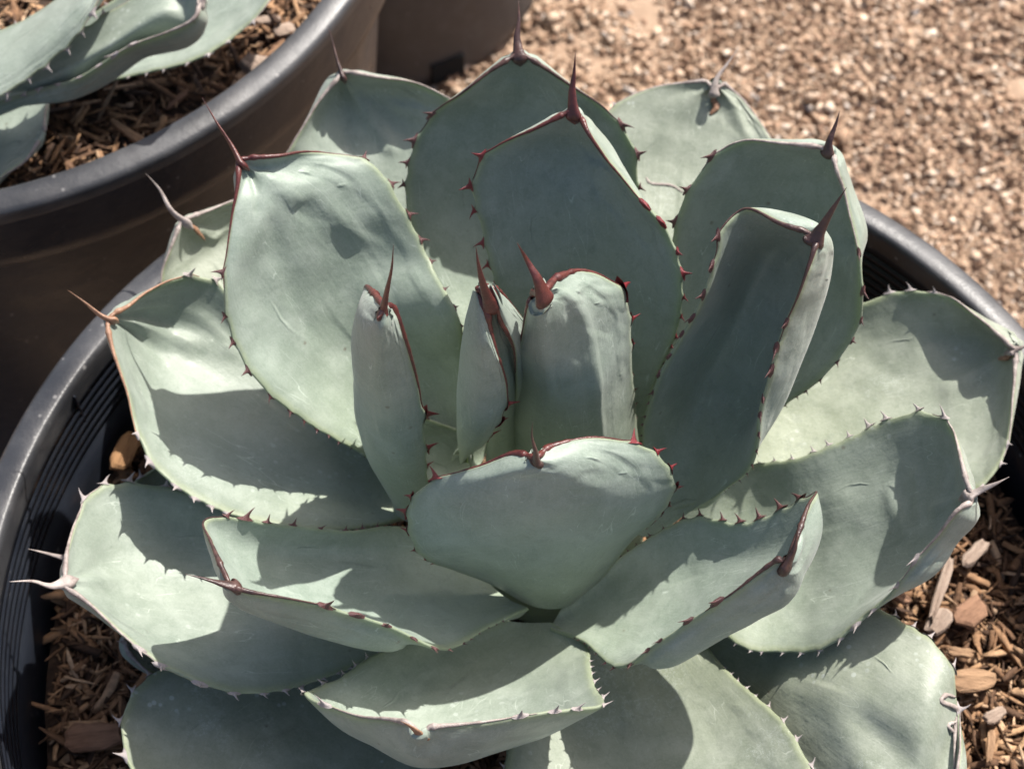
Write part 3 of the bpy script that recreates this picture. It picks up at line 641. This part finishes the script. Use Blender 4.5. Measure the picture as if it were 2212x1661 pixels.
agave = thing('agave_plant', 'large blue-green agave rosette with dark red spines in the foreground pot', 'agave')
LEAVES = [
 # upper left broad leaf
 dict(rows=[[(900,1060,5),(960,1010,0),(1020,960,8)],[(790,985,20),(890,880,15),(1000,800,32)],[(655,900,42),(790,740,37),(985,690,60)],
  [(565,830,58),(710,610,60),(925,565,62)],[(500,705,77),(640,520,81),(862,440,77)],[(486,605,90),(600,460,95),(798,352,89)],
  [(503,470,101),(570,410,102),(700,331,97)],[(517,390,107),(543,372,104),(600,341,107)],[(519,352,109),(522,349,109),(528,345,109)]],
  spine=[(520,356,109),(500,315,112),(468,265,117),(436,210,122)], mat='young', horn='red', toothcol='dark', gap=1.3, sr=2.6, lump=1.6,
  folds=[(.5,.98,.62,.62,.05,1.4),(.5,.98,.40,.70,.05,-1.2),(.62,.80,.75,.45,.06,1.4),(.45,.6,.30,.35,.06,-1.0)], label='broad upper left leaf with a long red spine curving left'),
 # tall leaf at the back centre
 dict(rows=[[(1090,960,0),(1180,960,-4),(1290,940,0)],[(1010,740,25),(1170,740,17),(1350,720,25)],[(928,600,38),(1150,580,34),(1375,560,42)],
  [(882,460,56),(1135,430,52),(1374,440,63)],[(890,340,73),(1128,320,71),(1367,325,80)],[(935,252,87),(1125,230,85),(1312,246,91)],
  [(1003,202,101),(1124,175,96),(1235,192,99)],[(1070,153,107),(1123,140,104),(1172,150,106)],[(1110,125,109),(1122,121,109),(1136,126,109)]],
  spine=[(1122,126,109),(1117,85,113),(1121,45,117),(1120,2,121)], mat='young', horn='dark', toothcol='dark', sr=3.0, label='tall leaf at the back behind the central one'),
 dict(rows=[[(1180,970,11),(1290,970,5),(1385,955,14)],[(1120,800,37),(1290,830,33),(1410,835,42)],[(1078,629,70),(1275,660,60),(1460,705,70)],
  [(1049,508,88),(1262,530,80),(1468,600,88)],[(1029,420,102),(1252,430,95),(1440,505,100)],[(1040,358,112),(1246,360,105),(1375,425,110)],
  [(1082,316,119),(1242,310,113),(1298,338,110),(1306,355,119)],[(1165,280,126),(1240,272,123),(1262,288,122),(1268,297,127)],[(1230,246,130),(1240,244,130),(1249,250,130)]],
  spine=[(1239,252,130),(1236,200,136),(1240,160,141),(1243,115,147)], mat='young', horn='red', toothcol='red', sr=3.0, label='central back leaf with red margin and upright spine'),
 dict(rows=[[(960,930,-18),(1030,920,-20),(1090,900,-18)],[(780,640,2),(900,600,-4),(1060,540,2)],[(650,440,18),(830,420,10),(1040,400,18)],
  [(608,372,26),(800,340,17),(1020,300,28)],[(633,318,32),(775,270,24),(985,228,36)],[(670,260,37),(757,215,31),(915,190,42)],
  [(706,205,42),(745,182,39),(830,174,46)],[(736,168,46),(741,163,46),(750,159,47)]],
  spine=[(740,168,46),(728,130,50),(718,90,54),(707,55,58)], mat='mid', horn='grey', spinecol='dark', toothcol='dark', sr=2.4, folds=[(.5,.98,.62,.45,.05,2.4),(.5,.98,.40,.5,.06,-1.6),(.75,.62,.9,.5,.05,1.5)], label='back left leaf with a slim grey-brown spine'),
 dict(rows=[[(1300,900,-18),(1360,900,-20),(1430,900,-16)],[(1300,600,-6),(1450,620,-8),(1600,640,-6)],[(1290,400,6),(1490,420,3),(1680,440,4)],
  [(1285,290,14),(1520,310,11),(1688,350,10)],[(1335,226,19),(1535,245,17),(1652,280,14)],[(1410,192,22),(1543,210,21),(1608,222,19)],
  [(1495,180,25),(1547,192,24),(1575,193,23)],[(1535,178,26),(1546,180,26),(1556,182,26)]],
  spine=[(1542,205,25),(1548,172,29),(1570,140,32),(1597,102,36)], mat='old', horn='grey', sr=2.6, folds=[(.5,.95,.5,.6,.07,-2.0),(.35,.8,.3,.45,.08,1.6),(.62,.85,.75,.5,.07,1.6)], scars=[dict(p=[(1546,196,27),(1538,215,27),(1545,232,26),(1536,248,25)],r=1.5,m='tan'),dict(p=[(1388,388,10),(1410,398,9.5),(1445,404,9),(1478,415,8.5)],r=.6)], label='back right leaf with a dried grey spine', toothscale=.7),
 dict(rows=[[(1400,1010,5),(1480,1050,0),(1580,1000,8)],[(1430,820,25),(1560,860,20),(1670,892,25)],[(1445,650,50),(1620,690,40),(1770,815,45)],
  [(1455,540,70),(1670,570,56),(1845,712,62)],[(1482,432,88),(1710,480,73),(1857,620,80)],[(1537,350,100),(1745,410,87),(1842,500,84),(1843,515,93)],
  [(1600,313,107),(1770,365,97),(1818,405,95),(1821,425,103)],[(1700,315,111),(1782,338,107),(1800,355,106),(1803,370,111)],[(1775,322,112),(1787,325,112),(1796,332,112)]],
  spine=[(1788,332,112),(1792,305,116),(1805,270,120),(1814,240,124)], mat='young', horn='grey', spinecol='dark', toothcol='dark', sr=2.8, label='upper right leaf behind the rolled one'),
 dict(rows=[[(1340,1120,10),(1400,1160,5),(1480,1110,12)],[(1383,990,28),(1470,1060,18),(1560,1062,30)],[(1392,920,45),(1510,950,30),(1620,1000,55)],
  [(1422,820,68),(1555,820,48),(1652,862,60),(1648,858,84)],[(1475,725,88),(1600,720,68),(1700,748,82),(1682,742,105)],[(1525,630,108),(1640,620,86),(1737,650,99),(1715,658,120)],
  [(1555,550,120),(1680,550,101),(1760,582,113),(1738,588,130)],[(1573,492,127),(1715,515,115),(1768,540,123),(1750,550,134)],[(1612,460,130),(1735,508,126),(1764,525,129),(1755,532,135)],
  [(1690,490,134),(1745,507,132),(1759,522,135)],[(1745,505,135),(1753,509,135),(1760,518,136)]],
  spine=[(1758,524,135),(1775,492,140),(1800,450,147),(1829,405,154)], mat='young', horn='dark', toothcol='dark', sr=3.8, label='rolled right leaf with purple-black margin'),
 dict(rows=[[(900,990,0),(900,1050,-9),(880,1110,1)],[(760,900,8),(790,1010,-4),(740,1142,12)],[(620,790,15),(650,940,3),(570,1122,23)],
  [(530,680,26),(520,860,10),(440,1082,31)],[(462,610,36),(420,790,18),(345,1007,40)],[(388,599,45),(345,740,26),(298,920,43)],
  [(325,628,50),(290,708,39),(266,815,49)],[(280,664,53),(258,695,50),(247,755,53)],[(243,684,56),(238,692,56),(235,700,56)]],
  spine=[(240,693,56),(215,680,58),(185,655,62),(147,627,66)], mat='mid', horn='tan', toothcol='grey', sr=2.5, lump=1.5, folds=[(.5,.98,.42,.55,.05,2.0),(.5,.98,.55,.6,.05,-2.0),(.2,.8,.25,.45,.08,1.6),(.42,.55,.3,.42,.05,1.6)], label='left leaf with an orange-brown tip spine'),
 dict(rows=[[(800,900,-10),(830,880,-12),(860,850,-10)],[(480,800,5),(560,700,0),(660,560,5)],[(370,650,15),(480,560,8),(600,450,15)],
  [(354,600,20),(440,530,14),(560,428,20)],[(367,550,25),(420,505,21),(500,436,25)],[(384,510,28),(408,492,26),(445,460,28)],[(393,485,30),(402,480,30),(412,474,30)]],
  spine=[(402,482,30),(370,455,33),(345,410,37),(315,375,42)], mat='old', horn='grey', sr=2.3, folds=[(.5,.95,.6,.5,.07,1.8)], scars=[dict(p=[(402,478,33),(418,492,31),(428,506,30),(440,518,30)],r=1.2,m='tan')], label='far left leaf behind with a wavy dry spine', toothscale=.7),
 dict(rows=[[(930,1280,-5),(960,1330,-10),(960,1370,-5)],[(700,1180,5),(760,1300,-3),(800,1420,5)],[(520,1110,7),(600,1280,4),(650,1475,12)],
  [(380,1060,14),(460,1270,3),(520,1492,22)],[(270,1048,21),(350,1262,9),(400,1457,30)],[(200,1066,27),(260,1260,18),(300,1390,34)],
  [(167,1125,33),(200,1258,31),(220,1320,38)],[(150,1200,41),(160,1257,38),(172,1283,40)],[(143,1250,42),(141,1258,42),(143,1264,42)]],
  spine=[(144,1257,42),(110,1265,44),(70,1255,47),(20,1256,50)], mat='mid', horn='grey', toothcol='grey', sr=2.7, folds=[(.5,.98,.5,.6,.06,1.4),(.4,.8,.3,.5,.07,-1.0)], label='lower left leaf with pale straw spine'),
 dict(rows=[[(1010,1180,10),(1060,1260,3),(1140,1312,8)],[(870,1140,20),(930,1250,10),(1050,1355,18)],[(750,1148,32),(820,1240,18),(960,1395,32)],
  [(640,1138,45),(720,1235,28),(835,1362,34),(850,1352,50)],[(550,1130,58),(630,1230,38),(712,1346,46),(722,1312,65)],[(480,1122,68),(570,1235,48),(610,1318,56),(620,1290,75)],
  [(447,1128,73),(535,1240,58),(550,1295,64),(560,1275,79)],[(462,1165,76),(510,1247,69),(515,1275,73),(525,1268,81)],[(485,1230,80),(495,1255,80),(502,1266,82)]],
  spine=[(508,1268,81),(470,1258,84),(435,1248,86),(400,1240,88)], mat='young', horn='dark', toothcol='dark', sr=3.0, label='front left boat-shaped leaf', T=(9,3)),
 dict(rows=[[(1080,1340,-2),(1140,1345,-6),(1190,1345,-2)],[(920,1375,5),(1080,1400,-5),(1262,1390,8)],[(810,1415,15),(1030,1460,0),(1270,1430,18)],
  [(735,1465,25),(990,1520,7),(1280,1480,28)],[(668,1494,36),(800,1560,20),(955,1580,15),(1130,1565,22),(1300,1520,40)],[(720,1520,45),(820,1578,31),(935,1615,28),(1050,1600,32),(1230,1532,48)],
  [(790,1543,52),(860,1595,41),(920,1622,40),(1010,1604,42),(1120,1548,55)],[(850,1553,58),(880,1590,50),(910,1608,49),(960,1596,50),(1010,1561,58)],[(893,1565,61),(898,1573,61),(905,1578,61),(912,1573,61),(918,1570,61)]],
  spine=[(914,1592,58),(900,1579,63),(884,1567,68),(866,1557,72)], mat='mid', horn='grey', toothcol='grey', spinecol='tan', sr=2.5, label='bottom centre cupped leaf with a stubby tan spine'),
 dict(rows=[[(1230,1300,5),(1200,1335,-3),(1190,1352,0)],[(1340,1205,14),(1290,1310,6),(1260,1385,10)],[(1430,1145,25),(1400,1290,17),(1335,1438,24)],
  [(1510,1120,35),(1500,1270,28),(1432,1398,32),(1412,1390,42)],[(1600,1136,46),(1580,1250,39),(1530,1352,44),(1500,1330,57)],[(1680,1108,58),(1640,1238,51),(1615,1312,56),(1570,1290,69)],
  [(1742,1078,68),(1722,1170,62),(1685,1240,58),(1675,1285,65),(1635,1245,77)],[(1763,1066,73),(1748,1150,69),(1712,1225,67),(1700,1250,71),(1672,1218,81)],[(1742,1095,80),(1733,1150,76),(1708,1210,75),(1698,1225,77),(1684,1210,82)],[(1722,1150,83),(1717,1170,82),(1708,1195,82),(1702,1203,82),(1694,1207,83)]],
  spine=[(1695,1222,80),(1713,1190,86),(1720,1165,90),(1724,1138,94)], mat='young', horn='dark', toothcol='dark', sr=4.0, label='front right boat-shaped leaf'),
 dict(rows=[[(1470,1100,0),(1480,1180,-8),(1480,1280,-5)],[(1600,1015,12),(1610,1180,0),(1590,1385,5)],[(1720,993,25),(1730,1180,9),(1690,1402,9)],
  [(1830,950,34),(1840,1165,22),(1790,1390,20)],[(1925,907,46),(1930,1140,33),(1880,1318,34)],[(1995,894,56),(1995,1115,44),(1998,1218,49),(1955,1238,50)],
  [(2047,922,65),(2045,1092,54),(2052,1155,55),(2018,1158,63)],[(2068,985,72),(2075,1078,61),(2088,1112,65),(2062,1105,73)],[(2086,1048,74),(2093,1068,73),(2098,1080,73)]],
  spine=[(2093,1072,73),(2115,1060,75),(2150,1045,79),(2180,1030,82)], mat='mid', horn='grey', toothcol='grey', sr=3.0, folds=[(.55,.55,.3,.48,.03,1.2),(.5,.62,.25,.58,.03,.9),(.5,.98,.5,.7,.05,1.5)], label='large lower right leaf with curled margins', lump=1.4),
 dict(rows=[[(1560,960,-15),(1560,1020,-18),(1580,1100,-15)],[(1700,800,-5),(1740,930,-12),(1800,1120,-8)],[(1800,700,3),(1890,870,-6),(1960,1110,0)],
  [(1880,653,12),(1990,840,-1),(2060,1080,8)],[(1965,631,18),(2070,810,4),(2130,1035,14)],[(2050,646,22),(2130,785,9),(2172,960,17)],
  [(2120,697,24),(2165,768,15),(2184,870,20)],[(2165,734,25),(2183,759,20),(2189,790,22)],[(2180,750,24),(2190,755,23),(2193,765,23)]],
  spine=[(2188,757,23),(2210,750,26),(2240,735,30)], mat='old', horn='grey', toothcol='grey', sr=2.4, toothscale=.8, lump=1.6, folds=[(.5,.98,.55,.45,.05,2.4),(.35,.9,.3,.5,.09,-1.8)], scars=[dict(p=[(2186,758,26),(2176,768,25),(2160,778,24)],r=1.5,m='tan')], label='right leaf with chalky marks resting by the rim'),
 dict(rows=[[(1130,1300,0),(1195,1315,2),(1260,1290,0)],[(1050,1258,12),(1190,1270,20),(1312,1235,12)],[(955,1225,28),(1185,1215,40),(1370,1165,28)],
  [(905,1190,42),(1180,1160,58),(1425,1118,42)],[(884,1130,55),(1175,1110,72),(1456,1065,55)],[(893,1078,66),(1170,1065,82),(1448,1018,66)],
  [(940,1037,76),(1168,1030,88),(1397,968,78)],[(1030,1008,85),(1165,1012,92),(1290,946,88)],[(1105,982,91),(1160,1000,94),(1200,964,92)],[(1145,985,94),(1155,990,95),(1168,978,94)]],
  spine=[(1160,998,95),(1156,970,101),(1149,943,106),(1150,912,112)], mat='young', horn='red', toothcol='red', spinecol='dark', sr=2.8, T=(9,4), folds=[(.5,.98,.56,.75,.04,-1.3),(.56,.75,.7,.55,.05,.8)], label='front centre leaf with its outer face to the viewer', horn_len=.26, hr=1.35, toothscale=1.15, gap=0.95),
 dict(rows=[[(850,1110,0),(890,1130,13),(930,1110,6)],[(815,950,24),(795,985,42),(850,1010,51),(892,1020,50),(922,1020,46)],[(795,820,55),(766,860,75),(820,880,88),(870,880,88),(909,875,84)],
  [(785,720,86),(762,765,101),(812,790,114),(852,780,114),(885,775,112)],[(785,655,103),(771,690,119),(815,720,131),(842,710,131),(863,705,127)],[(788,620,114),(790,650,125),(822,685,136),(840,678,136),(850,672,132)],[(812,640,130),(815,648,133),(828,668,139),(836,662,139),(842,657,136)]],
  spine=[(828,676,136),(836,630,145),(846,580,154),(850,528,163)], mat='young', horn='red', toothcol='red', sr=3.0, T=(8,3), label='inner left upright leaf', horn_len=.42, gap=1.7, toothscale=1.9, hr=1.45),
 dict(rows=[[(1010,1000,2),(996,1000,14),(998,1000,22),(1002,995,24),(1006,985,22)],[(1012,965,26),(990,965,40),(1010,965,54),(1030,968,55),(1042,966,50)],[(1012,915,46),(988,920,62),(1025,915,77),(1050,920,78),(1069,925,72)],
  [(1014,860,62),(987,860,76),(1025,860,93),(1065,865,94),(1090,880,87)],[(1016,800,76),(989,800,90),(1030,800,107),(1070,810,107),(1093,835,100)],[(1018,745,90),(996,748,104),(1030,750,118),(1060,758,119),(1078,776,114)],
  [(1020,700,104),(1004,702,114),(1025,705,124),(1044,708,126),(1058,715,124)],[(1024,660,116),(1013,660,122),(1025,662,129),(1036,665,131),(1047,673,130)],[(1024,630,128),(1021,628,130),(1023,628,132),(1026,629,133),(1030,632,133)]],
  spine=None, mat='young', horn='red', toothcol='red', T=(4,2), label='left flank leaf wrapped around the central bud', horn_len=.42, lump=.6, gap=1.25, toothscale=1.7, hr=1.4),
 dict(rows=[[(1108,960,24),(1140,970,22),(1170,960,4)],[(1116,860,62),(1140,860,56),(1175,850,38)],[(1116,768,100),(1135,762,92),(1165,755,72)],
  [(1102,722,118),(1119,715,112),(1150,715,92)],[(1082,682,128),(1097,675,126),(1128,685,108)],[(1070,645,134),(1078,640,134),(1096,645,122)],[(1060,616,138),(1061,614,138),(1064,616,136)]],
  spine=None, mat='young', horn='red', toothcol='red', T=(2,.8), label='right flank leaf wrapped around the central bud', horn_len=.42, lump=.1, teeth=False, hr=1.3),
 dict(rows=[[(1110,990,17),(1240,1010,32),(1380,970,17)],[(1104,910,43),(1230,920,61),(1371,880,40)],[(1108,825,68),(1225,830,86),(1366,780,66)],
  [(1120,765,97),(1215,750,104),(1361,700,85)],[(1133,695,116),(1205,690,120),(1347,640,99)],[(1143,655,126),(1195,655,128),(1303,600,111)],
  [(1150,640,124),(1180,640,130),(1250,585,120)],[(1155,636,129),(1170,635,132),(1195,606,129)]],
  spine=[(1176,648,135),(1160,602,143),(1138,562,148),(1117,525,157)], mat='young', horn='red', toothcol='red', sr=3.7, T=(8,4), horn_len=.36, gap=1.6, toothscale=1.6, hr=1.5, folds=[(.68,.9,.72,.1,.05,1.6),(.3,.8,.35,.3,.08,1.2)], label='inner right upright leaf with scalloped imprints'),
 dict(rows=[[(1050,1000,10),(1085,1000,20),(1120,1000,10)],[(1055,930,36),(1085,925,46),(1115,925,36)],[(1060,850,64),(1090,845,74),(1118,840,64)],[(1062,780,88),(1089,770,96),(1112,765,88)],[(1054,725,106),(1077,722,113),(1098,722,106)],[(1046,680,119),(1063,675,124),(1078,675,119)],[(1036,640,131),(1045,632,133),(1056,632,131)],[(1034,622,136),(1040,620,137),(1048,620,136)]],
  spine=[(1064,668,130),(1052,640,137),(1041,605,144),(1033,570,151),(1028,533,157)], mat='young', horn='red', teeth=False, T=(4,2), sr=3.3, label='pale innermost bud showing between red margins', lump=.3, horn_len=.1),
 dict(rows=[[(1020,1030,-5),(1040,1000,-8),(1060,960,-5)],[(940,1040,6),(960,1000,2),(1010,942,10)],[(900,1010,14),(920,960,10),(960,925,18)],[(870,960,22),(880,930,20),(900,905,24)],[(850,920,28),(855,915,28),(860,910,28)]],
  spine=None, mat='young', horn='dark', T=(6,3), label='short hidden leaf behind the front centre one', big=False, toothscale=.5, res=.7),
 dict(rows=[[(900,1340,-24),(1000,1380,-26),(1080,1420,-24)],[(560,1390,-14),(760,1520,-22),(960,1600,-14)],[(350,1446,-2),(600,1640,-12),(935,1780,-2)],
  [(268,1560,6),(520,1760,-5),(870,1920,6)],[(320,1740,12),(480,1850,5),(720,2000,12)],[(400,1880,16),(455,1920,13),(560,1990,16)],[(430,1950,18),(440,1960,18),(455,1965,18)]],
  spine=[(440,1960,18),(420,1990,20),(400,2030,24)], mat='old', horn='grey', sr=2.5, label='bottom left leaf mostly in shade'),
 dict(rows=[[(1180,1350,-14),(1300,1360,-18),(1480,1340,-14)],[(1130,1450,-10),(1350,1470,-18),(1575,1455,-3)],[(1105,1580,-2),(1390,1600,-13),(1690,1562,8)],
  [(1100,1720,8),(1430,1730,-5),(1752,1690,16)],[(1180,1850,15),(1460,1840,4),(1740,1830,18)],[(1330,1930,20),(1480,1920,15),(1620,1920,20)],[(1465,1980,22),(1475,1985,22),(1490,1980,22)]],
  spine=[(1475,1985,22),(1475,2030,26),(1480,2070,32)], mat='old', horn='grey', sr=2.5, label='bottom leaf right of the cupped one'),
 dict(rows=[[(1500,1300,-16),(1480,1350,-20),(1500,1420,-16)],[(1700,1300,-2),(1640,1440,-8),(1570,1560,-24)],[(1850,1300,14),(1780,1510,12),(1650,1720,-18)],
  [(1950,1345,24),(1890,1580,21),(1760,1850,-8)],[(2040,1420,27),(1980,1640,25),(1890,1900,4)],[(2068,1530,21),(2030,1700,17),(1990,1880,16)],[(2062,1650,22),(2055,1750,20),(2045,1820,20)],[(2060,1760,22),(2063,1768,22),(2063,1775,22)]],
  spine=[(2062,1770,22),(2080,1800,25),(2100,1830,28)], mat='old', horn='grey', sr=2.5, toothscale=.9, folds=[(.6,.85,.5,.4,.09,-2.2),(.75,.85,.65,.45,.07,2.0)], scars=[dict(p=[(2064,1502,3),(2040,1500,2),(2036,1512,2),(2066,1530,4),(2066,1575,5),(2062,1662,6)],r=.9),dict(p=[(2066,1558,5),(2050,1566,3),(2064,1585,5)],r=.7)], label='pale lower right leaf beside the mulch', lump=1.8),
 dict(rows=[[(720,1130,-22),(700,1180,-24),(690,1230,-22)],[(520,1030,-14),(480,1130,-18),(470,1260,-14)],[(380,1000,-6),(340,1120,-11),(330,1280,-6)],[(300,1040,0),(260,1150,-4),(250,1260,0)],[(220,1110,6),(190,1175,3),(190,1230,6)],[(150,1200,10),(147,1207,10),(148,1214,10)]],
  spine=[(150,1208,10),(120,1200,11),(90,1192,12),(60,1185,14)], mat='old', horn='grey', sr=1.7, label='hidden lower left leaf showing only its tip spine and edge', toothscale=.7),
 dict(rows=[[(800,1390,-30),(780,1430,-32),(760,1470,-30)],[(560,1380,-24),(540,1430,-28),(520,1480,-24)],[(400,1365,-18),(390,1420,-22),(380,1470,-18)],[(300,1365,-12),(300,1400,-15),(320,1450,-12)],[(268,1385,-8),(270,1390,-8),(275,1400,-8)]],
  spine=[(270,1390,-8),(262,1386,-7),(252,1384,-6)], mat='old', horn='grey', sr=1.5, label='small lowest leaf tucked under the lower left one', toothscale=.7),
]
for i, kw in enumerate(LEAVES):
    make_leaf(agave, seed=i + 1, **kw)
# short stem under the rosette
V, F = tube([(0, 0.03, SOILZ - .01), (0, 0.03, -.04), (0, 0.032, -.02), (0, .034, -.005)], [.026, .032, .034, .018], 24)
link('stem', mesh('stem', V, F), LEAFM['old'], agave)

# ------------------------------------------------------------ the neighbour agave, upper left
agave2 = thing('agave_plant', 'partly seen grey-green agave in the upper left pot', 'agave')
NEIGH = [
 dict(rows=[[(-350,160,-10),(-350,230,-15),(-350,290,-10)],[(-180,110,10),(-180,200,9),(-170,280,8)],[(20,60,25),(-20,150,26),(0,205,24)],[(180,-40,38),(120,60,38),(130,110,34)],[(260,-120,48),(200,-20,46),(190,40,42)],[(300,-200,55),(270,-110,48),(240,-60,52)],[(310,-200,60),(305,-190,60),(300,-180,60)]],
  spine=[(305,-190,60),(330,-230,66)], mat='mid', horn='grey', label='uppermost broad leaf of the neighbour'),
 dict(rows=[[(-300,250,-15),(-300,290,-20),(-300,330,-15)],[(-120,200,-2),(-120,240,-8),(-120,262,0)],[(20,160,8),(30,195,5),(60,200,8)],[(130,100,20),(150,150,18),(170,185,8),(165,170,20)],[(230,30,32),(260,90,30),(300,110,18),(270,100,34)],[(330,-20,40),(350,30,39),(400,78,28),(360,65,42)],[(400,-30,44),(400,10,38),(425,45,38),(415,38,47)],[(440,-20,48),(437,0,47),(430,10,48)]],
  spine=[(433,12,47),(445,-10,50),(470,-40,54),(500,-80,58)], mat='mid', horn='grey', spinecol='grey', sr=3, label='folded neighbour leaf with grey dry margin'),
 dict(rows=[[(-200,280,-25),(-200,300,-28),(-200,330,-25)],[(60,120,-15),(80,170,-18),(120,205,-14)],[(220,20,-6),(240,90,-12),(280,160,-4)],[(340,-60,2),(360,40,-6),(400,135,4)],[(430,-120,8),(460,-20,2),(510,70,10)],[(520,-160,14),(550,-80,10),(585,-10,16)],[(640,-180,20),(645,-170,20),(650,-160,20)]],
  spine=[(645,-170,20),(670,-200,24)], mat='mid', horn='grey', label='lower neighbour leaf over the mulch', teeth=True, toothscale=.8),
 dict(rows=[[(-300,250,-30),(-310,300,-32),(-300,360,-30)],[(-120,205,-22),(-140,290,-26),(-160,380,-22)],[(20,190,-16),(-20,300,-20),(-60,430,-16)],[(98,195,-12),(50,290,-15),(0,378,-12)],[(95,250,-10),(75,290,-10),(50,345,-10)],[(92,285,-8),(88,292,-8),(84,300,-8)]],
  spine=None, mat='mid', horn='grey', label='lowest left neighbour leaf', toothscale=.5, big=False),
]
for i, kw in enumerate(NEIGH):
    kw.setdefault('res', .7); make_leaf(agave2, seed=i + 60, **kw)
# its stem
V, F = tube([(-.42, .37, -.06), (-.42, .37, -.02)], [.04, .03], 20)
link('stem', mesh('stem', V, F), LEAFM['old'], agave2)
